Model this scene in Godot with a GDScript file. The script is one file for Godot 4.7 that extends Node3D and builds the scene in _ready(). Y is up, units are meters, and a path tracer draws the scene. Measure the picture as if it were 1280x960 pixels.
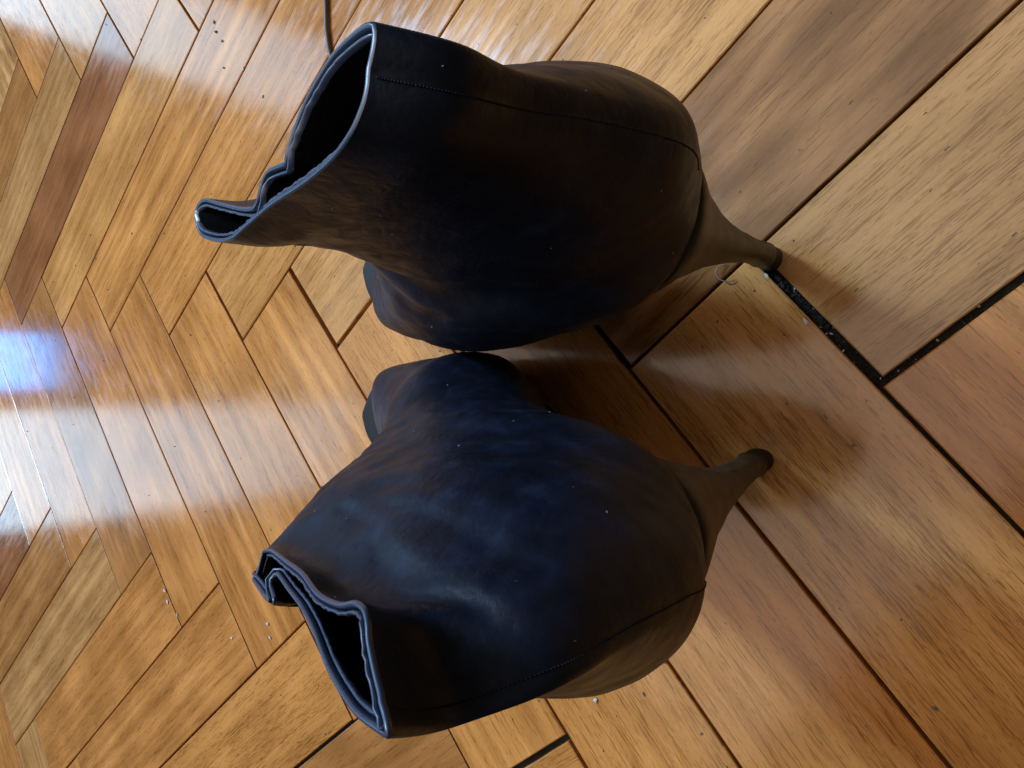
extends Node3D
# A pair of black high-heeled ankle boots on a herringbone parquet floor, seen from behind and above with the camera held on its side.
# All plans are in strip widths: d = distance ahead of the camera's foot, l = to the right of it, h = height. W is one parquet strip.
const W := 0.065
const LEN := 4.632          # strip length in strip widths
const EYE := 3.8565
const SEG := 192            # points round a boot
const SUB := 9              # rows between two key rings

var rng := RandomNumberGenerator.new()
var taken := {}

func P(d: float, l: float, h: float) -> Vector3:
	return Vector3(l, h, -d) * W

func V(a: Array) -> Vector3:   # direction (d, l, h)
	return Vector3(a[1], a[2], -a[0])

# ---------------------------------------------------------------- naming
func numbered(called: String) -> String:
	var n: int = taken.get(called, 0)
	taken[called] = n + 1
	return called if n == 0 else "%s_%03d" % [called, n]

func mesh_of(called: String, mesh: Mesh, mat: Material, parent: Node) -> MeshInstance3D:
	var o := MeshInstance3D.new()
	o.mesh = mesh
	o.material_override = mat
	if parent == self:
		o.name = numbered(called)
	else:
		var n := 0
		for c in parent.get_children():
			if c.has_meta("plain") and c.get_meta("plain") == called:
				n += 1
		o.name = called if n == 0 else "%s_%03d" % [called, n]
		o.set_meta("plain", called)
	parent.add_child(o, true)
	return o

func tag(o: Node, label: String, category: String, group := "") -> void:
	o.set_meta("label", label)
	o.set_meta("category", category)
	if group:
		o.set_meta("group", group)

# ---------------------------------------------------------------- noise pictures
func noise(freq: float, s: int, octaves := 3, type := FastNoiseLite.TYPE_SIMPLEX_SMOOTH) -> FastNoiseLite:
	var n := FastNoiseLite.new()
	n.noise_type = type
	n.seed = s
	n.frequency = freq
	n.fractal_octaves = octaves
	return n

func noise_bytes(w: int, h: int, small_w: int, small_h: int, freq: float, s: int, octaves := 3) -> PackedByteArray:
	var im := noise(freq, s, octaves).get_image(small_w, small_h, false, false, true)
	im.resize(w, h, Image.INTERPOLATE_CUBIC)
	im.convert(Image.FORMAT_L8)
	return im.get_data()

# One picture of grain along x (and its relief): figure 0 straight streaks, 1 wavy ribbon figure.
func wood(s: int, figure: float, streaks: float, pores: int) -> Array:
	var w := 1408
	var h := 304
	var bands := noise_bytes(w, h, 20, 152, 0.04, s, 3)
	var fibre := noise_bytes(w, h, 30, 304, 0.38, s + 1, 3)
	var fine := noise_bytes(w, h, 230, 304, 0.7, s + 2, 2)
	var mottle := noise_bytes(w, h, 150, 152, 0.022, s + 3, 4)
	var broad := noise_bytes(w, h, 128, 28, 0.03, s + 4, 2)
	var dark := PackedFloat32Array()
	dark.resize(w * h)
	var r := RandomNumberGenerator.new()
	r.seed = s * 77 + 5
	for k in pores:
		var x := r.randi_range(0, w - 1)
		var y := r.randi_range(0, h - 1)
		# pores crowd in some streaks
		if bands[y * w + x] > 150 and r.randf() < 0.6:
			continue
		var n := int(7 + 75 * pow(r.randf(), 2.6))
		var a := r.randf_range(0.06, 0.40)
		var slope := r.randf_range(-0.035, 0.035)
		for i in n:
			var xx := x + i
			var yy := int(y + slope * i)
			if xx < w and yy >= 0 and yy < h:
				var e := a * sin(PI * (i + 0.5) / n)
				dark[yy * w + xx] = maxf(dark[yy * w + xx], e)
				if n > 20 and yy + 1 < h:
					dark[(yy + 1) * w + xx] = maxf(dark[(yy + 1) * w + xx], e * 0.45)
	for k in int(pores * 0.003):   # the odd darker fleck
		var x := r.randi_range(4, w - 12)
		var y := r.randi_range(3, h - 4)
		for i in r.randi_range(3, 8):
			for j in r.randi_range(1, 3):
				dark[(y + j) * w + x + i] = 0.7
	var col := PackedByteArray()
	col.resize(w * h * 3)
	var rel := PackedByteArray()
	rel.resize(w * h)
	var i := 0
	for y in h:
		for x in w:
			var v := 1.0 + streaks * 0.10 * (bands[i] / 127.5 - 1.0) + 0.07 * (fibre[i] / 127.5 - 1.0) + 0.075 * (fine[i] / 127.5 - 1.0)
			v += figure * 0.17 * (mottle[i] / 127.5 - 1.0) + 0.09 * (broad[i] / 127.5 - 1.0)
			v *= 1.0 - dark[i]
			v = clampf(v, 0.16, 1.4)
			# darker wood is also redder
			var red := pow(v, 0.85)
			var blue := pow(v, 1.28)
			col[i * 3] = int(clampf(205.0 * red, 0, 255))
			col[i * 3 + 1] = int(clampf(205.0 * v, 0, 255))
			col[i * 3 + 2] = int(clampf(205.0 * blue, 0, 255))
			rel[i] = int(clampf(150.0 + 30.0 * (fibre[i] / 127.5 - 1.0) + 26.0 * (fine[i] / 127.5 - 1.0) - 110.0 * dark[i], 0, 255))
			i += 1
	var a := Image.create_from_data(w, h, false, Image.FORMAT_RGB8, col)
	var b := Image.create_from_data(w, h, false, Image.FORMAT_L8, rel)
	return [ImageTexture.create_from_image(a), ImageTexture.create_from_image(b)]

func noise_tex(size: int, freq: float, s: int, octaves: int, ramp: Array = [], type := FastNoiseLite.TYPE_SIMPLEX_SMOOTH, fractal := FastNoiseLite.FRACTAL_FBM) -> NoiseTexture2D:
	var t := NoiseTexture2D.new()
	t.width = size
	t.height = size
	t.seamless = true
	var n := noise(freq, s, octaves, type)
	n.fractal_type = fractal
	t.noise = n
	if ramp:
		var g := Gradient.new()
		g.offsets = PackedFloat32Array(ramp[0])
		g.colors = PackedColorArray(ramp[1])
		t.color_ramp = g
	return t

func grey(v: float) -> Color:
	return Color(v, v, v).linear_to_srgb()

func lin(r: float, g: float, b: float) -> Color:
	return Color(r, g, b).linear_to_srgb()

# ---------------------------------------------------------------- lofts
func ring(F: Vector3, B: Vector3, wp: float, wm: float, m: float, pf: float, pb: float, n := SEG) -> PackedVector3Array:
	var out := PackedVector3Array()
	var M := F.lerp(B, m)
	for k in n:
		var t := TAU * k / n
		var c := cos(t)
		var s := sin(t)
		var p := pf if c > 0 else pb
		var a := pow(absf(c), 2.0 / p)
		var b := signf(s) * pow(absf(s), 2.0 / p)
		var q := M + ((F - M) if c > 0 else (B - M)) * a
		q.y += b * (wp if b > 0 else wm)
		out.append(q)
	return out

func spline(rows: Array, sub: int) -> Array:      # Catmull-Rom through rows of points
	var out := []
	var n := rows.size()
	for i in n - 1:
		var a: PackedVector3Array = rows[maxi(i - 1, 0)]
		var b: PackedVector3Array = rows[i]
		var c: PackedVector3Array = rows[i + 1]
		var d: PackedVector3Array = rows[mini(i + 2, n - 1)]
		for k in sub:
			var t := float(k) / sub
			var row := PackedVector3Array()
			for j in b.size():
				row.append(0.5 * (2.0 * b[j] + (c[j] - a[j]) * t + (2.0 * a[j] - 5.0 * b[j] + 4.0 * c[j] - d[j]) * t * t + (3.0 * b[j] - a[j] - 3.0 * c[j] + d[j]) * t * t * t))
			out.append(row)
	out.append(rows[n - 1])
	return out

func half_path(pts: Array, n: int) -> Array:
	var c := Curve3D.new()
	c.bake_interval = 0.004
	for k in pts.size():
		var p: Vector3 = pts[k]
		var before: Vector3 = pts[maxi(k - 1, 0)]
		var after: Vector3 = pts[mini(k + 1, pts.size() - 1)]
		var tan := (after - before) / 6.0
		var most: float = 0.4 * minf(p.distance_to(before) if k > 0 else 9.0, p.distance_to(after) if k < pts.size() - 1 else 9.0)
		if tan.length() > most:
			tan = tan.normalized() * most
		c.add_point(p, -tan, tan)
	var out := []
	for k in n + 1:
		out.append(c.sample_baked(c.get_baked_length() * k / n, true))
	return out

# The rim as a closed ring: its points start at the back seam; front says which of them is the front edge; side = the side that the first half runs along.
func rim_ring(pts: Array, front: int, side: int) -> PackedVector3Array:
	var v := []
	for p in pts:
		v.append(Vector3(p[0], p[1], p[2]))
	var a := v.slice(0, front + 1)
	a.reverse()
	var b := v.slice(front)
	b.append(v[0])
	var one := half_path(a, SEG / 2)
	var two := half_path(b, SEG / 2)
	var plus := one if side > 0 else two
	var minus := two if side > 0 else one
	var out := PackedVector3Array()
	for k in SEG / 2:
		out.append(plus[k])
	for k in SEG / 2:
		out.append(minus[SEG / 2 - k])
	return out

func row_normals(rows: Array) -> Array:           # outward normals in plan space (d, l, h)
	var out := []
	var n := rows.size()
	for i in n:
		var row := PackedVector3Array()
		var here: PackedVector3Array = rows[i]
		var up: PackedVector3Array = rows[mini(i + 1, n - 1)]
		var down: PackedVector3Array = rows[maxi(i - 1, 0)]
		var m := here.size()
		for j in m:
			var along := up[j] - down[j]
			var round_ := here[(j + 1) % m] - here[(j + m - 1) % m]
			var x := round_.cross(along)
			row.append(x.normalized() if x.length() > 1e-9 else Vector3(1, 0, 0))
		out.append(row)
	return out

# A closed tube of rows as a mesh; base = the thing's place. Ends can be capped.
func skin(rows: Array, base: Vector3, cap_first := false, cap_last := false, flip := false) -> ArrayMesh:
	var st := SurfaceTool.new()
	st.begin(Mesh.PRIMITIVE_TRIANGLES)
	st.set_smooth_group(0)
	var m: int = rows[0].size()
	var n := rows.size()
	for i in n:
		for j in m:
			var p: Vector3 = rows[i][j]
			st.set_uv(Vector2(float(j) / m, float(i) / n))
			st.add_vertex(P(p.x, p.y, p.z) - base)
	for i in n - 1:
		for j in m:
			var a := i * m + j
			var b := i * m + (j + 1) % m
			var c := (i + 1) * m + j
			var d := (i + 1) * m + (j + 1) % m
			for k in ([a, c, b, b, c, d] if flip else [a, b, c, b, d, c]):
				st.add_index(k)
	for e in [[cap_first, 0, flip], [cap_last, n - 1, not flip]]:
		if e[0]:
			var mid := Vector3.ZERO
			for p in rows[e[1]]:
				mid += p / m
			st.add_vertex(P(mid.x, mid.y, mid.z) - base)
			var at: int = n * m + (1 if e[1] > 0 and cap_first else 0)
			for j in m:
				var a: int = e[1] * m + j
				var b: int = e[1] * m + (j + 1) % m
				for k in ([at, b, a] if not e[2] else [at, a, b]):
					st.add_index(k)
	st.generate_normals()
	return st.commit()

func tube(pts: Array, r: float, base: Vector3, sides := 8) -> ArrayMesh:   # plan-space path
	var rows := []
	for k in pts.size():
		var t: Vector3 = (pts[mini(k + 1, pts.size() - 1)] - pts[maxi(k - 1, 0)]).normalized()
		var u := t.cross(Vector3(0.13, 0.21, 0.97)).normalized()
		var v := t.cross(u)
		var row := PackedVector3Array()
		for j in sides:
			var a := TAU * j / sides
			row.append(pts[k] + (u * cos(a) + v * sin(a)) * r)
		rows.append(row)
	return skin(rows, base, true, true)

# ---------------------------------------------------------------- a boot
# keys: rings from the toe to the ankle [front d, l, h, back d, l, h, half-width right, left, place of the widest line];
func boot(called: String, label: String, keys: Array, rim_points: Array, front: int, side: int, heel_keys: Array, sole_keys: Array, folds: Array, s: int, M: Dictionary) -> Node3D:
	var shape_back := [2, 2.6, 2.8, 3, 3, 2.8, 2.6, 2.4, 2.4, 2.3, 2.2, 2, 2, 2, 2]
	var share := [0, 0, 0, 0, 0, 0, 0, 0, 0, 0, 0, 0.0, 0.15, 0.5, 0.85]
	var rim := rim_ring(rim_points, front, side)
	var rF := rim[0]
	var axis := rim[SEG / 2] - rF
	var rings := []
	for k in keys.size():
		var q: Array = keys[k]
		var r := ring(Vector3(q[0], q[1], q[2]), Vector3(q[3], q[4], q[5]), q[6], q[7], q[8], 2.0, shape_back[k])
		if share[k] > 0:
			var F := r[0]
			var B := r[SEG / 2]
			for j in SEG:
				var t := (rim[j] - rF).dot(axis) / axis.length_squared()
				var off := rim[j] - rF - axis * t
				r[j] = r[j].lerp(F + (B - F) * t + off, share[k])
		rings.append(r)
	rings.append(rim)
	var rows := spline(rings, SUB)
	# creases, folds and the slight unevenness of worn leather
	var nr := row_normals(rows)
	var wob := noise(1.6, s, 3)
	var wrinkle := noise(5.0, s + 9, 2)
	var n := rows.size()
	for i in n:
		var key := float(i) / SUB
		var row: PackedVector3Array = rows[i]
		var edge := clampf((keys.size() - key) / 1.2, 0.0, 1.0) * clampf(key / 2.0, 0.0, 1.0)
		var limp := smoothstep(5.0, 8.0, key) * smoothstep(15.0, 12.5, key)
		for j in SEG:
			var p := row[j]
			var deg := 360.0 * j / SEG
			var e := 0.009 * wob.get_noise_3dv(p) * edge
			# instep wrinkles run across the front
			var at_front := clampf(1.0 - absf(wrapf(deg, -180, 180)) / 130.0, 0.0, 1.0)
			e += 0.014 * limp * at_front * wrinkle.get_noise_3d(p.x * 0.7 + p.z * 1.2, p.y * 0.35, p.z - p.x * 0.6)
			for f in folds:
				# fold: [key from, deg from, key to, deg to, width, depth]
				var a := Vector2(f[0], f[1] / 40.0)
				var b := Vector2(f[2], f[3] / 40.0)
				var q := Vector2(key, deg / 40.0)
				var t := clampf((q - a).dot(b - a) / (b - a).length_squared(), 0.0, 1.0)
				var away: float = q.distance_to(a.lerp(b, t)) / f[4]
				if away < 3.0:
					e += f[5] * exp(-away * away) * sin(PI * clampf(t * 0.8 + 0.2, 0.0, 1.0)) * clampf((keys.size() - key) * 2.5, 0.0, 1.0)
			# the back seam, a shallow valley with two raised lips
			var off := absf(deg - 180.0)
			if key > 9.0 and off < 9.0:
				e += (-0.0022 * exp(-pow(off / 1.3, 2))) * smoothstep(9.0, 10.0, key)
			row[j] = p + nr[i][j] * e
		rows[i] = row
	nr = row_normals(rows)
	var base := P((sole_keys[3][0] + heel_keys[0][3]) / 2.0, sole_keys[3][1], 0)
	var o := Node3D.new()
	o.name = called
	o.position = base
	add_child(o, true)
	tag(o, label, "ankle boot", "pair of black ankle boots")
	# upper: the outside, a rolled rim, and the turned-in edge
	var up := rows.duplicate()
	var last: PackedVector3Array = rows[n - 1]
	var edge_rows := [last]
	var lift := PackedVector3Array()
	for j in SEG:
		lift.append((rows[n - 1][j] - rows[n - 2][j]).normalized())
	var prof := [[0.002, 0.006], [0.007, 0.009], [0.012, 0.006], [0.014, 0.0], [0.0145, -0.04], [0.015, -0.11]]
	for q in prof:
		var row := PackedVector3Array()
		for j in SEG:
			row.append(last[j] - nr[n - 1][j] * q[0] + lift[j] * q[1])
		edge_rows.append(row)
	mesh_of("upper", skin(up, base, true, false), M.leather, o)
	mesh_of("rim_edge", skin(edge_rows, base), M.edge, o)
	# lining: its own rolled edge inside a narrow groove, then down to the insole
	var inner := []
	for q in [[0.0185, -0.07], [0.019, -0.006], [0.021, -0.001], [0.0245, 0.001], [0.028, -0.002], [0.029, -0.016]]:
		var row := PackedVector3Array()
		for j in SEG:
			var fuzz := 0.0012 * sin(j * 2.4 + sin(j * 0.7) * 3.0)
			row.append(last[j] - nr[n - 1][j] * (q[0] + (fuzz if q[0] > 0.02 else 0.0)) + lift[j] * (q[1] + fuzz))
		inner.append(row)
	mesh_of("lining_edge", skin(inner, base), M.edge, o)
	inner = [inner[inner.size() - 1]]
	for i in range(n - 4, 8 * SUB, -3):
		var row := PackedVector3Array()
		for j in SEG:
			row.append(rows[i][j] - nr[i][j] * 0.03)
		inner.append(row)
	mesh_of("lining", skin(inner, base, false, true, false), M.lining, o)
	# stitches along the back seam
	var st := SurfaceTool.new()
	st.begin(Mesh.PRIMITIVE_TRIANGLES)
	for side_ in [1]:
		for i in range(10 * SUB, n - 2):
			var j: int = SEG / 2 + side_
			var a: Vector3 = rows[i][j] + nr[i][j] * 0.0005
			var b: Vector3 = rows[i + 1][j] + nr[i + 1][j] * 0.0005
			for part in 3:
				var f := (part + 0.15) / 3.0
				var g := (part + 0.8) / 3.0
				st.append_from(tube([a.lerp(b, f), a.lerp(b, (f + g) / 2) + nr[i][j] * 0.0015, a.lerp(b, g)], 0.002, base, 5), 0, Transform3D())
	mesh_of("stitching", st.commit(), M.leather, o).set_meta("kind", "stuff")
	# lint and dust caught on the leather
	var dust := SurfaceTool.new()
	dust.begin(Mesh.PRIMITIVE_TRIANGLES)
	var q_ := RandomNumberGenerator.new()
	q_.seed = s * 3
	for k in 70:
		var i := q_.randi_range(3 * SUB, n - 3)
		var j := q_.randi_range(0, SEG - 1)
		var at: Vector3 = rows[i][j] + nr[i][j] * 0.003
		dust.append_from(flake_mesh(W * q_.randf_range(0.0018, 0.006), k), 0, Transform3D(Basis.from_euler(Vector3(q_.randf() * 6, q_.randf() * 6, 0)), P(at.x, at.y, at.z) - base))
	mesh_of("lint", dust.commit(), M.lint, o).set_meta("kind", "stuff")
	# heel
	var hr := []
	for q in heel_keys:
		hr.append(ring(Vector3(q[0], q[1], q[2]), Vector3(q[3], q[4], q[5]), q[6], q[6], 0.55, 2.6, 2.2, 64))
	var top: Array = heel_keys[heel_keys.size() - 1]
	hr.append(ring(Vector3(top[0], top[1], top[2] + 0.06), Vector3(top[3] + 0.035, top[4], top[5] + 0.05), top[6] * 0.94, top[6] * 0.94, 0.55, 2.6, 2.2, 64))
	hr.append(ring(Vector3(top[0], top[1], top[2] + 0.2), Vector3(top[3] + 0.09, top[4], top[5] + 0.2), top[6] * 0.9, top[6] * 0.9, 0.55, 2.6, 2.2, 64))
	var hrows := spline(hr, 5)
	var tap_rows := hrows.slice(0, 6)
	var heel_rows := hrows.slice(5)
	# a slight shoulder where the leather wrap stops above the tap
	var first: PackedVector3Array = heel_rows[0]
	var mid := Vector3.ZERO
	for p in first:
		mid += p / first.size()
	var collar := PackedVector3Array()
	var inset := PackedVector3Array()
	for p in first:
		collar.append(mid + (p - mid) * 1.12)
		inset.append(mid + (p - mid) * 0.9)
	heel_rows[0] = collar
	heel_rows.push_front(inset)
	for i in range(2, heel_rows.size()):
		var fade := maxf(0.0, 1.0 - (i - 1) / 6.0)
		var c := Vector3.ZERO
		for p in heel_rows[i]:
			c += p / 64.0
		var row := PackedVector3Array()
		for j in 64:
			var p: Vector3 = heel_rows[i][j]
			row.append(c + (p - c) * (1.0 + 0.05 * fade) + (p - c).normalized() * 0.006 * wob.get_noise_3dv(p * 2.0))
		heel_rows[i] = row
	var heel := mesh_of("heel", skin(heel_rows, base, true, true), M.heel, o)
	mesh_of("heel_tap", skin(tap_rows, base, true, true), M.rubber, heel)
	# sole, with its edge standing out round the toe
	var sr := []
	for q in sole_keys:
		sr.append(ring(Vector3(q[0], q[1], q[2] + 0.035), Vector3(q[0], q[1], maxf(q[2] - 0.035, 0.0)), q[3], q[3], 0.5, 5, 5, 48))
	mesh_of("sole", skin(spline(sr, 5), base, true, true), M.sole, o)
	return o

# ---------------------------------------------------------------- parquet
func strip_mesh(sx: float, sy: float, flip: int) -> ArrayMesh:   # a strip of sx by sy metres, top at y = 0, grain along x, edges eased
	var c := 0.0005
	var t := 0.02
	var st := SurfaceTool.new()
	st.begin(Mesh.PRIMITIVE_TRIANGLES)
	var top := [Vector3(-sx / 2 + c, 0, -sy / 2 + c), Vector3(sx / 2 - c, 0, -sy / 2 + c), Vector3(sx / 2 - c, 0, sy / 2 - c), Vector3(-sx / 2 + c, 0, sy / 2 - c)]
	var mid := [Vector3(-sx / 2, -c * 0.7, -sy / 2), Vector3(sx / 2, -c * 0.7, -sy / 2), Vector3(sx / 2, -c * 0.7, sy / 2), Vector3(-sx / 2, -c * 0.7, sy / 2)]
	var low := []
	for v in mid:
		low.append(Vector3(v.x, -t, v.z))
	var quads := [top]
	for k in 4:
		var q := (k + 1) % 4
		quads.append([mid[k], mid[q], top[q], top[k]])
		quads.append([low[k], low[q], mid[q], mid[k]])
	for g in quads.size():
		st.set_smooth_group(-1)
		for k in [0, 1, 2, 0, 2, 3]:
			var v: Vector3 = quads[g][k]
			var uv := Vector2(v.x / sx + 0.5, v.z / sy + 0.5)
			if flip & 1:
				uv.x = 1.0 - uv.x
			if flip & 2:
				uv.y = 1.0 - uv.y
			st.set_uv(uv)
			st.add_vertex(v)
	st.generate_normals()
	st.generate_tangents()
	return st.commit()

func flake_mesh(r: float, s: int) -> ArrayMesh:
	var q := RandomNumberGenerator.new()
	q.seed = s
	var st := SurfaceTool.new()
	st.begin(Mesh.PRIMITIVE_TRIANGLES)
	st.set_smooth_group(-1)
	var n := 7
	var rim := []
	for k in n:
		var a := TAU * k / n + q.randf_range(-0.35, 0.35)
		rim.append(Vector3(cos(a) * r * q.randf_range(0.5, 1.35), 0, sin(a) * r * q.randf_range(0.35, 0.85)))
	var peak := Vector3(q.randf_range(-0.2, 0.2) * r, r * q.randf_range(0.22, 0.36), q.randf_range(-0.2, 0.2) * r)
	for k in n:
		var a: Vector3 = rim[k]
		var b: Vector3 = rim[(k + 1) % n]
		var a2 := a * 0.9 + Vector3(0, r * 0.16, 0)
		var b2 := b * 0.9 + Vector3(0, r * 0.16, 0)
		for t in [[a, a2, b], [b, a2, b2], [a2, peak, b2], [a, b, Vector3.ZERO]]:
			for v in t:
				st.add_vertex(v)
	st.generate_normals()
	return st.commit()

func _ready() -> void:
	rng.seed = 4
	# ------------------------------------------------ camera (phone turned on its side: image left is "away")
	var cam := Camera3D.new()
	cam.name = "camera"
	cam.fov = 61.463
	cam.near = 0.01
	cam.far = 30.0
	cam.transform = Transform3D(Basis(V([-0.822817, 0.057351, -0.565405]), -V([-0.079212, -0.996757, 0.014170]), -V([0.562759, -0.056447, -0.824692])), P(0, 0, EYE))
	add_child(cam)
	# ------------------------------------------------ surroundings: a dim room; daylight through two tall windows on the far side
	var we := WorldEnvironment.new()
	we.name = "environment"
	var env := Environment.new()
	env.background_mode = Environment.BG_COLOR
	env.background_color = lin(0.035, 0.03, 0.026)
	env.tonemap_mode = Environment.TONE_MAPPER_LINEAR
	env.tonemap_exposure = 1.0
	env.sdfgi_enabled = true
	env.ssao_enabled = true
	env.ssil_enabled = true
	we.environment = env
	add_child(we)
	# name, centre (metres right, up, ahead), size, looks at (metres right, up, ahead), colour, radiance
	for a in [
		["window_light", Vector3(0.98, 0.86, 2.2), Vector2(0.30, 1.25), Vector3(0.9, 0.6, 0), Color(0.74, 0.89, 1.0), 4.2],
		["window_light", Vector3(-0.45, 0.98, 2.2), Vector2(0.36, 1.3), Vector3(-0.4, 0.6, 0), Color(0.74, 0.89, 1.0), 4.2],
		["window_light", Vector3(-0.12, 0.42, 2.2), Vector2(0.16, 0.28), Vector3(0, 0.3, 0), Color(0.28, 0.64, 1.0), 9.0],
		["window_light", Vector3(1.09, 2.5, 2.14), Vector2(0.42, 1.0), Vector3(0, 0.1, 0.2), Color(0.64, 0.82, 1.0), 96.0],
		["ceiling_light", Vector3(0.3, 2.45, 1.2), Vector2(3.2, 3.2), Vector3(0.1, 0, 0.9), Color(1.0, 0.95, 0.89), 1.6],
	]:
		var l := AreaLight3D.new()
		l.name = numbered(a[0])
		l.area_size = a[2]
		l.area_normalize_energy = true
		l.light_color = a[4]
		l.light_energy = a[5] * a[2].x * a[2].y / PI
		l.area_range = 12.0
		l.shadow_enabled = true
		var at := Vector3(a[1].x, a[1].y, -a[1].z)
		var to := Vector3(a[3].x, a[3].y, -a[3].z)
		l.look_at_from_position(at, to, Vector3(0, 1, 0.01))
		add_child(l)

	# ------------------------------------------------ materials
	var M := {}
	var leather := StandardMaterial3D.new()
	leather.resource_name = "black leather"
	leather.albedo_texture = noise_tex(512, 0.012, 31, 5, [[0.0, 0.5, 0.7, 1.0], [lin(0.004, 0.005, 0.009), lin(0.006, 0.009, 0.019), lin(0.008, 0.013, 0.029), lin(0.02, 0.031, 0.06)]])
	leather.roughness_texture = noise_tex(512, 0.018, 32, 5, [[0.0, 0.5, 1.0], [Color(0.38, 0.38, 0.38), Color(0.48, 0.48, 0.48), Color(0.66, 0.66, 0.66)]])
	leather.roughness = 1.0
	leather.metallic_specular = 0.36
	leather.heightmap_enabled = true
	leather.heightmap_texture = noise_tex(1024, 0.014, 33, 6, [], FastNoiseLite.TYPE_SIMPLEX_SMOOTH, FastNoiseLite.FRACTAL_RIDGED)
	leather.heightmap_flip_texture = true
	leather.heightmap_scale = 0.014
	leather.uv1_triplanar = true
	leather.uv1_scale = Vector3.ONE * 14.0
	M.leather = leather
	var lining := StandardMaterial3D.new()
	lining.resource_name = "dark pile lining"
	lining.albedo_texture = noise_tex(256, 0.09, 41, 3, [[0.0, 1.0], [grey(0.001), grey(0.005)]])
	lining.roughness = 0.8
	lining.metallic_specular = 0.12
	lining.heightmap_enabled = true
	lining.heightmap_texture = noise_tex(512, 0.12, 42, 3)
	lining.heightmap_scale = 0.02
	lining.uv1_triplanar = true
	lining.uv1_scale = Vector3.ONE * 30.0
	M.lining = lining
	var heel := StandardMaterial3D.new()
	heel.resource_name = "worn leather of the heel"
	heel.albedo_texture = noise_tex(512, 0.015, 51, 5, [[0.0, 0.5, 1.0], [lin(0.038, 0.028, 0.012), lin(0.07, 0.053, 0.024), lin(0.15, 0.118, 0.06)]])
	heel.roughness = 0.5
	heel.heightmap_enabled = true
	heel.heightmap_texture = noise_tex(512, 0.05, 52, 4)
	heel.heightmap_scale = 0.003
	heel.uv1_triplanar = true
	heel.uv1_scale = Vector3(20, 9, 20)
	M.heel = heel
	var rubber := StandardMaterial3D.new()
	rubber.resource_name = "dark rubber"
	rubber.albedo_color = grey(0.006)
	rubber.roughness = 0.6
	M.rubber = rubber
	var sole := StandardMaterial3D.new()
	sole.resource_name = "dark sole edge"
	sole.albedo_color = grey(0.012)
	sole.roughness = 0.6
	sole.metallic_specular = 0.35
	M.sole = sole
	var edge := StandardMaterial3D.new()
	edge.resource_name = "polished cut edge of the leather"
	edge.albedo_color = lin(0.02, 0.034, 0.07)
	edge.roughness = 0.38
	edge.metallic_specular = 1.0
	M.edge = edge
	var chalk := StandardMaterial3D.new()
	chalk.resource_name = "pale plaster"
	chalk.albedo_color = lin(0.55, 0.53, 0.5)
	chalk.roughness = 0.9
	var lint := StandardMaterial3D.new()
	lint.resource_name = "grey lint"
	lint.albedo_color = lin(0.13, 0.12, 0.105)
	lint.roughness = 0.95
	M.lint = lint
	var wire := StandardMaterial3D.new()
	wire.resource_name = "brownish grey cable sheath"
	wire.albedo_color = lin(0.13, 0.10, 0.085)
	wire.roughness = 0.45
	var fibre := StandardMaterial3D.new()
	fibre.resource_name = "pale fibre"
	fibre.albedo_color = lin(0.3, 0.24, 0.18)
	fibre.roughness = 0.8
	var grit := StandardMaterial3D.new()
	grit.resource_name = "dark grit"
	grit.albedo_color = lin(0.06, 0.055, 0.06)
	grit.roughness = 0.8
	var under := StandardMaterial3D.new()
	under.resource_name = "dirt in the joints"
	under.albedo_texture = noise_tex(256, 0.05, 61, 4, [[0.0, 1.0], [lin(0.006, 0.005, 0.004), lin(0.03, 0.025, 0.02)]])
	under.roughness = 0.95
	under.uv1_triplanar = true
	under.uv1_scale = Vector3.ONE * 8.0

	# ------------------------------------------------ floor
	var floor_ := Node3D.new()
	floor_.name = "floor"
	floor_.set_meta("kind", "structure")
	floor_.set_meta("label", "worn herringbone parquet of tan and brown varnished strips")
	add_child(floor_)
	var slab := BoxMesh.new()
	slab.size = Vector3(2.4, 0.02, 2.0)
	var bed := mesh_of("joint_bed", slab, under, floor_)
	bed.position = Vector3(0.0, -0.0145, -0.5)
	var grains := []
	for g in [[101, 0.2, 0.9, 2600], [211, 0.2, 0.7, 5200], [307, 1.7, 0.7, 1700], [401, 0.3, 1.3, 2300], [503, 0.15, 0.7, 3800], [607, 0.4, 0.6, 1300]]:
		grains.append(wood(g[0], g[1], g[2], g[3]))
	var wear := noise_tex(512, 0.02, 71, 4, [[0.0, 0.5, 1.0], [Color(0.09, 0.09, 0.09), Color(0.14, 0.14, 0.14), Color(0.26, 0.26, 0.26)]])
	var tones := [lin(0.90, 0.395, 0.108), lin(0.97, 0.455, 0.14), lin(0.83, 0.325, 0.08), lin(0.45, 0.16, 0.052), lin(0.74, 0.345, 0.11), lin(0.62, 0.25, 0.068), lin(0.91, 0.37, 0.092), lin(0.48, 0.20, 0.062)]
	var made := {}
	var skin_of := func(grain: int, tone: int) -> StandardMaterial3D:
		var key := grain * 16 + tone
		if not made.has(key):
			var m := StandardMaterial3D.new()
			m.resource_name = "varnished wood"
			m.albedo_texture = grains[grain][0]
			m.albedo_color = tones[tone]
			m.roughness = 1.0
			m.roughness_texture = wear
			m.metallic_specular = 0.5
			m.heightmap_enabled = true
			m.heightmap_texture = grains[grain][1]
			m.heightmap_scale = 0.0013
			made[key] = m
		return made[key]
	var shapes := {}
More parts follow.
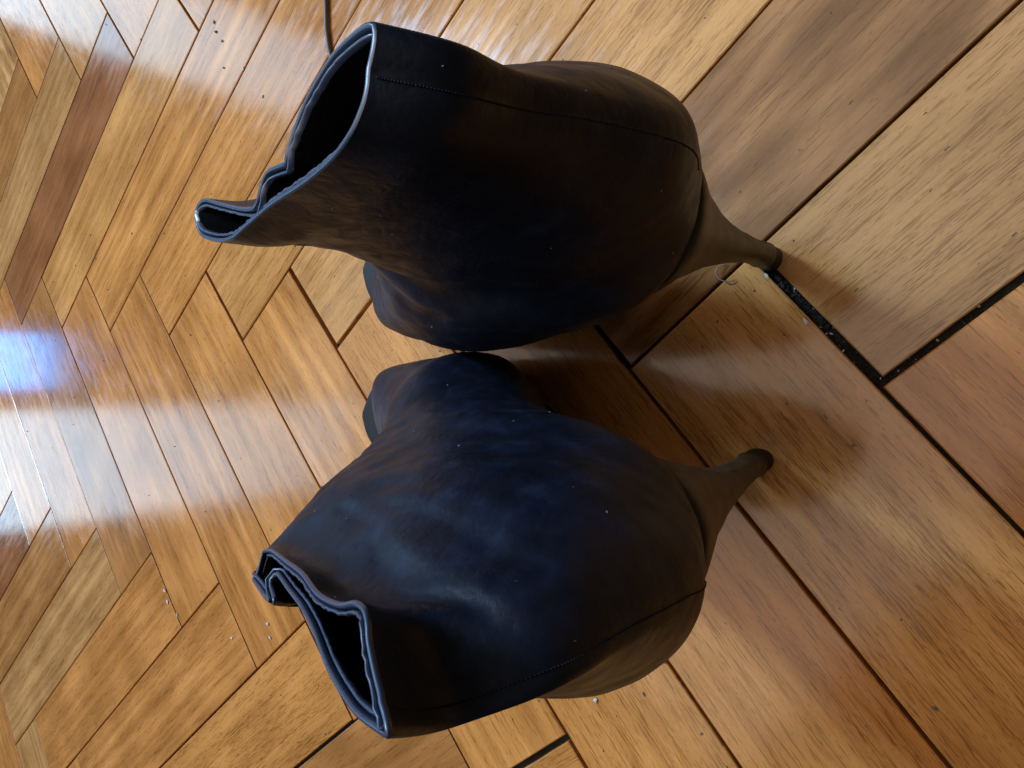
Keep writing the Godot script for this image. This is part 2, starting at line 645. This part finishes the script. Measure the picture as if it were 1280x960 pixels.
	# strips that the picture shows with a look or a joint of their own: key "A or B, k, column" -> [grain, tone]
	var looks := {
		"A0_0": [5, 3], "A-1_0": [4, 4], "A-2_0": [0, 5], "A1_0": [0, 0], "A2_0": [3, 6], "A3_0": [4, 6], "A4_0": [4, 0], "A5_0": [4, 1], "A6_0": [1, 1], "A7_0": [2, 7], "A8_0": [1, 4],
		"B0_0": [5, 5], "B1_0": [5, 2], "B2_0": [3, 2], "B3_0": [0, 6], "B4_0": [3, 6], "B5_0": [1, 6], "B6_0": [4, 2], "B7_0": [1, 0], "B8_0": [3, 2],
		"A1_1": [0, 2], "A2_1": [3, 2], "A3_1": [1, 6], "A4_1": [5, 5], "A5_1": [1, 6], "A6_1": [4, 6], "A0_1": [3, 4], "A-1_1": [3, 5], "A-2_1": [3, 3],
	}
	var gaps := {"A8_0": [0.036, 0.006, 0.0, 0.018], "A5_0": [0.03, 0.0, 0.0, 0.0], "A4_0": [0.022, 0.0, 0.0, 0.0], "B5_0": [0.0, 0.0, 0.012, 0.0], "B4_0": [0.0, 0.0, 0.0, 0.018], "A7_0": [0.02, 0.0, 0, 0], "A3_1": [0.0, 0.0, 0.0, 0.012], "A5_1": [0.0, 0.012, 0.010, 0.0], "B6_0": [0.0, 0.0, 0.0, 0.024]}
	for c in range(-4, 5):
		for k in range(-16, 18):
			for ab in ["A", "B"]:
				var lo := Vector2(k - c * LEN, k + c * LEN) if ab == "A" else Vector2(k - c * LEN, k + 1 + c * LEN)
				var hi := lo + (Vector2(LEN, 1) if ab == "A" else Vector2(1, LEN))
				var mid := (lo + hi) / 2
				# lattice -> plan; the i axis runs away to the right, the j axis towards the viewer... both at 45 degrees to the boots
				var d := 12.34035 - (mid.x + mid.y) * 0.70710678
				var l := 0.6125977 + (mid.x - mid.y) * 0.70710678
				if d < -4.5 or d > 17.5 or absf(l) > 6.0 + 0.45 * maxf(d, 0.0):
					continue
				var id := "%s%d_%d" % [ab, k, c]
				var g: float = 0.006 + 0.008 * rng.randf()
				var cut := [g, g, g, g]      # low i, high i, low j, high j
				var flip := rng.randi_range(0, 3)
				var grain := rng.randi_range(0, 5)
				var tone: int = [0, 1, 2, 2, 3, 4, 5, 6, 6, 0][rng.randi_range(0, 9)]
				var tilt := Vector2(rng.randfn(0, 0.0016), rng.randfn(0, 0.0011))
				var drop := absf(rng.randfn(0, 0.00012))
				if looks.has(id):
					grain = looks[id][0]
					tone = looks[id][1]
				if gaps.has(id):
					for q in 4:
						cut[q] += gaps[id][q]
				lo += Vector2(cut[0], cut[2])
				hi -= Vector2(cut[1], cut[3])
				mid = (lo + hi) / 2
				var size := hi - lo
				d = 12.34035 - (mid.x + mid.y) * 0.70710678
				l = 0.6125977 + (mid.x - mid.y) * 0.70710678
				var long := (size.x if ab == "A" else size.y) * W
				var wide := (size.y if ab == "A" else size.x) * W
				var shape_key := "%d_%d_%d" % [roundi(long * 20000), roundi(wide * 20000), flip]
				if not shapes.has(shape_key):
					shapes[shape_key] = strip_mesh(long, wide, flip)
				var o := mesh_of("parquet_strip", shapes[shape_key], skin_of.call(grain, tone), floor_)
				# +i in plan = (d -, l +); as a direction in the world: x +, z +
				o.position = P(d, l, 0) - Vector3(0, drop, 0)
				var along := Vector3(1, 0, 1).normalized() if ab == "A" else Vector3(-1, 0, 1).normalized()
				o.basis = Basis(along, Vector3.UP, along.cross(Vector3.UP)) * Basis(Vector3(1, 0, 0), tilt.x) * Basis(Vector3(0, 0, 1), tilt.y * 0.3)

	# fine dust lying about on the varnish
	var motes := SurfaceTool.new()
	motes.begin(Mesh.PRIMITIVE_TRIANGLES)
	for k in 260:
		var at := P(rng.randf_range(-0.3, 11.5), rng.randf_range(-3.8, 3.8), 0.003)
		motes.append_from(flake_mesh(W * (0.0045 + 0.012 * pow(rng.randf(), 4)), 1200 + k % 30), 0, Transform3D(Basis.from_euler(Vector3(0, rng.randf() * 6, 0)), at))
	mesh_of("floor_dust", motes.commit(), M.lint, floor_).set_meta("kind", "stuff")
	# crumbs packed in the wide joints by the right boot's heel
	var packed := SurfaceTool.new()
	packed.begin(Mesh.PRIMITIVE_TRIANGLES)
	var pale := SurfaceTool.new()
	pale.begin(Mesh.PRIMITIVE_TRIANGLES)
	for k in 420:
		var t := rng.randf()
		# joint ends in lattice steps: from the heel tip to the corner, then along the end joint
		var ij := Vector2(8.0 + rng.randf_range(-0.01, 0.045), 8.0 + t) if k % 2 else Vector2(8.0 + t * 2.0, 9.0 + rng.randf_range(-0.03, 0.012))
		var at := P(12.34035 - (ij.x + ij.y) * 0.70710678, 0.6125977 + (ij.x - ij.y) * 0.70710678, 0) + Vector3(0, rng.randf_range(-0.0046, -0.0022), 0)
		var light := rng.randf() < 0.07
		var r := W * (rng.randf_range(0.003, 0.011) if light else rng.randf_range(0.006, 0.02))
		(pale if light else packed).append_from(flake_mesh(r, 900 + k % 40), 0, Transform3D(Basis.from_euler(Vector3(rng.randf(), rng.randf() * 6, rng.randf())), at))
	mesh_of("joint_dirt", packed.commit(), under, floor_).set_meta("kind", "stuff")
	mesh_of("pale_crumbs", pale.commit(), chalk, floor_).set_meta("kind", "stuff")

	# ------------------------------------------------ boots
	boot("right_ankle_boot", "black leather stiletto ankle boot with dark side and rim pinched into a small tongue", [
		[3.83, 0.4, 0.2, 3.94, 0.49, 0.08, 0.03, 0.03, 0.6],
		[3.74, 0.38, 0.34, 3.84, 0.49, 0.06, 0.22, 0.21, 0.7],
		[3.58, 0.37, 0.5, 3.68, 0.49, 0.06, 0.38, 0.34, 0.7],
		[3.29, 0.4, 0.72, 3.34, 0.51, 0.05, 0.53, 0.44, 0.7],
		[2.92, 0.39, 1, 2.91, 0.49, 0.06, 0.56, 0.46, 0.7],
		[2.64, 0.35, 1.3, 2.44, 0.45, 0.3, 0.52, 0.44, 0.65],
		[2.41, 0.31, 1.55, 1.95, 0.41, 0.72, 0.47, 0.4, 0.6],
		[2.23, 0.35, 1.75, 1.47, 0.43, 1.12, 0.46, 0.4, 0.6],
		[2.16, 0.48, 1.9, 1.05, 0.51, 1.38, 0.46, 0.44, 0.6],
		[2.11, 0.54, 2.02, 0.82, 0.56, 1.55, 0.43, 0.48, 0.55],
		[2.11, 0.59, 2.12, 0.73, 0.62, 1.8, 0.39, 0.41, 0.55],
		[2.12, 0.54, 2.22, 0.67, 0.6, 2.1, 0.32, 0.34, 0.5],
		[2.13, 0.49, 2.32, 0.77, 0.58, 2.4, 0.3, 0.29, 0.5],
		[2.13, 0.42, 2.42, 0.84, 0.54, 2.65, 0.26, 0.24, 0.5],
		[2.12, 0.36, 2.52, 0.86, 0.51, 2.85, 0.22, 0.2, 0.5]], [
		[0.974, 0.52, 2.975], [0.977, 0.485, 2.974], [0.994, 0.451, 2.969], [1.042, 0.408, 2.955], [1.133, 0.373, 2.927], [1.283, 0.348, 2.882], [1.493, 0.329, 2.819],
		[1.684, 0.299, 2.762], [1.831, 0.275, 2.718], [1.986, 0.283, 2.671], [2.153, 0.314, 2.621], [2.221, 0.355, 2.601], [2.239, 0.421, 2.595], [2.158, 0.448, 2.62],
		[1.973, 0.41, 2.675], [1.762, 0.366, 2.738], [1.636, 0.35, 2.778], [1.588, 0.37, 2.791], [1.562, 0.409, 2.798], [1.516, 0.432, 2.812], [1.392, 0.428, 2.85],
		[1.379, 0.454, 2.853], [1.323, 0.508, 2.87], [1.257, 0.555, 2.89], [1.136, 0.604, 2.926], [1.026, 0.615, 2.959], [0.966, 0.606, 2.977], [0.954, 0.575, 2.981], [0.963, 0.541, 2.978]], 11, -1, [
		[0.983, 0.585, 0, 0.847, 0.585, 0, 0.068], [0.997, 0.586, 0.138, 0.856, 0.586, 0.141, 0.063], [1.018, 0.579, 0.326, 0.861, 0.579, 0.345, 0.063], [1.067, 0.56, 0.557, 0.863, 0.56, 0.617, 0.078],
		[1.154, 0.544, 0.764, 0.859, 0.544, 0.884, 0.112], [1.288, 0.537, 0.941, 0.843, 0.537, 1.135, 0.169], [1.468, 0.537, 1.085, 0.813, 0.537, 1.358, 0.247], [1.64, 0.537, 1.2, 0.778, 0.537, 1.55, 0.327]], [
		[4.15, 0.57, 0.05, 0.03], [4.10, 0.565, 0.045, 0.17], [3.98, 0.55, 0.04, 0.29], [3.72, 0.53, 0.035, 0.40], [3.3, 0.50, 0.035, 0.46], [2.9, 0.47, 0.05, 0.45], [2.5, 0.45, 0.24, 0.38], [2.0, 0.42, 0.66, 0.3], [1.5, 0.44, 1.06, 0.27], [1.2, 0.5, 1.28, 0.27]],
		[[9.4, 312, 7.4, 335, 0.4, -0.016], [13.2, 300, 9.0, 318, 0.4, -0.018], [12.8, 60, 9.5, 70, 0.4, -0.02]], 7, M)
	boot("left_ankle_boot", "black leather stiletto ankle boot with scuffed bluish side and creased, curled rim", [
		[3.82, -0.38, 0.2, 3.9, -0.54, 0.08, 0.02, 0.02, 0.6],
		[3.71, -0.4, 0.34, 3.78, -0.55, 0.06, 0.19, 0.19, 0.7],
		[3.53, -0.44, 0.5, 3.59, -0.58, 0.06, 0.31, 0.33, 0.7],
		[3.22, -0.51, 0.72, 3.24, -0.6, 0.05, 0.43, 0.47, 0.7],
		[2.84, -0.51, 1, 2.81, -0.59, 0.06, 0.48, 0.53, 0.7],
		[2.56, -0.47, 1.3, 2.36, -0.55, 0.3, 0.48, 0.52, 0.65],
		[2.33, -0.43, 1.55, 1.92, -0.53, 0.72, 0.42, 0.51, 0.6],
		[2.17, -0.51, 1.75, 1.48, -0.61, 1.12, 0.35, 0.53, 0.6],
		[2.14, -0.59, 1.9, 1.05, -0.64, 1.38, 0.37, 0.57, 0.6],
		[2.12, -0.67, 2.02, 0.76, -0.65, 1.55, 0.41, 0.57, 0.55],
		[2.12, -0.73, 2.12, 0.61, -0.69, 1.8, 0.39, 0.54, 0.55],
		[2.08, -0.76, 2.21, 0.56, -0.65, 2.1, 0.35, 0.46, 0.5],
		[2.04, -0.77, 2.3, 0.6, -0.65, 2.4, 0.33, 0.41, 0.5],
		[2, -0.78, 2.38, 0.66, -0.67, 2.65, 0.28, 0.34, 0.5],
		[1.99, -0.85, 2.47, 0.8, -0.72, 2.85, 0.24, 0.29, 0.5]], [
		[0.767, -0.62, 3.063], [0.817, -0.601, 3.033], [0.873, -0.571, 2.998], [0.9, -0.547, 2.978], [0.937, -0.536, 2.957], [0.997, -0.547, 2.93], [1.084, -0.585, 2.895],
		[1.228, -0.62, 2.832], [1.389, -0.63, 2.754], [1.565, -0.659, 2.673], [1.777, -0.696, 2.577], [1.898, -0.74, 2.527], [1.909, -0.775, 2.53], [1.912, -0.816, 2.539],
		[1.941, -0.852, 2.534], [1.727, -0.829, 2.635], [1.592, -0.797, 2.694], [1.585, -0.774, 2.692], [1.67, -0.76, 2.646], [1.643, -0.732, 2.653], [1.49, -0.72, 2.726],
		[1.352, -0.707, 2.792], [1.219, -0.708, 2.858], [1.061, -0.721, 2.941], [0.896, -0.711, 3.021], [0.78, -0.681, 3.072], [0.723, -0.66, 3.095], [0.728, -0.639, 3.087], [0.748, -0.632, 3.075]], 14, 1, [
		[0.965, -0.561, 0, 0.807, -0.561, 0, 0.064], [0.971, -0.576, 0.138, 0.816, -0.576, 0.141, 0.063], [0.977, -0.596, 0.326, 0.817, -0.596, 0.345, 0.066], [1.001, -0.619, 0.557, 0.805, -0.619, 0.617, 0.085],
		[1.058, -0.64, 0.764, 0.785, -0.64, 0.884, 0.121], [1.169, -0.661, 0.941, 0.753, -0.661, 1.135, 0.182], [1.332, -0.685, 1.085, 0.712, -0.685, 1.358, 0.25], [1.498, -0.704, 1.2, 0.674, -0.704, 1.55, 0.306]], [
		[4.08, -0.64, 0.05, 0.03], [4.03, -0.635, 0.045, 0.17], [3.92, -0.62, 0.04, 0.29], [3.68, -0.6, 0.035, 0.39], [3.3, -0.57, 0.035, 0.46], [2.9, -0.55, 0.05, 0.45], [2.5, -0.53, 0.24, 0.38], [2.0, -0.57, 0.62, 0.28], [1.5, -0.64, 1.02, 0.26], [1.2, -0.66, 1.25, 0.25]],
		[[12.9, 62, 13.8, 128, 0.13, -0.013], [13.8, 128, 13.2, 172, 0.12, -0.014], [13.2, 85, 13.3, 166, 0.15, 0.011], [12.7, 80, 12.75, 168, 0.12, -0.011], [12.2, 75, 11.6, 150, 0.2, -0.008], [11.2, 60, 10.4, 120, 0.25, -0.007], [9.6, 50, 7.6, 20, 0.4, -0.03], [13.0, 70, 9.5, 60, 0.45, -0.015]], 19, M)

	# ------------------------------------------------ small things on the floor
	var flakes := [
		[7.319, -3.031, 0.045, "white paint flake farthest from the boots in the row left of the left boot"], [7.242, -3.143, 0.04, "white paint flake beside a strip joint, second in the row left of the left boot"],
		[7.03, -3.233, 0.032, "white paint flake nearest the end joint, third in the row left of the left boot"], [5.968, -3.175, 0.03, "white paint flake beside the long joint left of the boot's curled rim"],
		[5.373, -2.855, 0.035, "white paint crumb just below the curled rim of the left boot"], [5.328, -2.978, 0.03, "white paint crumb between the curled rim and the strip joint"],
		[1.804, -2.322, 0.034, "white paint flake just outside the bulging counter of the left boot"], [2.004, -2.355, 0.02, "tiny white crumb at the edge of the left boot's ankle"],
		[0.70, 0.235, 0.026, "round white crumb lying in the wide black joint by the right heel"], [0.926, 0.488, 0.022, "pale crumb in the wide joint right at the right heel tip"],
		[6.1, 2.62, 0.03, "grey-white flake on the floor beyond the right boot's rim"],
	]
	for k in flakes.size():
		var f: Array = flakes[k]
		var o := mesh_of("paint_flake", flake_mesh(f[2] * W * 0.75, 300 + k), chalk, self)
		o.position = P(f[0], f[1], -0.004 if k in [8, 9] else 0.006)
		o.rotation.y = rng.randf() * TAU
		tag(o, f[3], "paint flake", "paint flakes on the parquet")

	var specks := [
		[6.648, 3.203, 0.022, "elongated dark speck highest in the cluster beyond the right boot's rim"], [6.612, 3.097, 0.03, "dark grey speck in the middle of the cluster beyond the right boot's rim"],
		[6.488, 2.974, 0.02, "round dark speck on the pale strip beyond the right boot's rim"], [6.444, 2.699, 0.02, "lone dark speck closest to the right boot's rim"],
		[1.41, -2.80, 0.03, "bluish grey speck on the floor left of the left boot's heel"],
	]
	for k in specks.size():
		var f: Array = specks[k]
		var o := mesh_of("dirt_speck", flake_mesh(f[2] * W, 500 + k), grit, self)
		o.position = P(f[0], f[1], 0.006)
		o.rotation.y = rng.randf() * TAU
		tag(o, f[3], "dirt speck", "dirt specks on the parquet")
	var path := []
	for p in [[5.6, 8.5], [5.4, 6.5], [5.15, 4.9], [4.98, 3.9], [4.87, 3.2], [4.845, 2.983], [4.816, 2.7], [4.774, 2.539], [4.68, 2.3], [4.5, 2.1], [4.2, 1.95], [3.9, 1.8], [3.7, 1.62]]:
		path.append(Vector3(p[0], p[1], 0.026))
	var cord := tube(path, 0.02, Vector3.ZERO, 10)
	tag(mesh_of("thin_cable", cord, wire, self), "thin brownish cable running on the floor behind the right boot's rim", "cable")
	path = []
	for k in 15:
		var t := k / 14.0
		path.append(Vector3(1.13 + 0.055 * cos(t * 3.9 - 2.2) + 0.03 * t, 0.505 + 0.05 * sin(t * 3.9 - 2.2), 0.012 + 0.03 * sin(t * PI)))
	tag(mesh_of("pale_fibre", tube(path, 0.004, Vector3.ZERO, 6), fibre, self), "pale curled fibre on the strip joint beside the right heel tip", "fibre")

	print("strips: ", floor_.get_child_count())
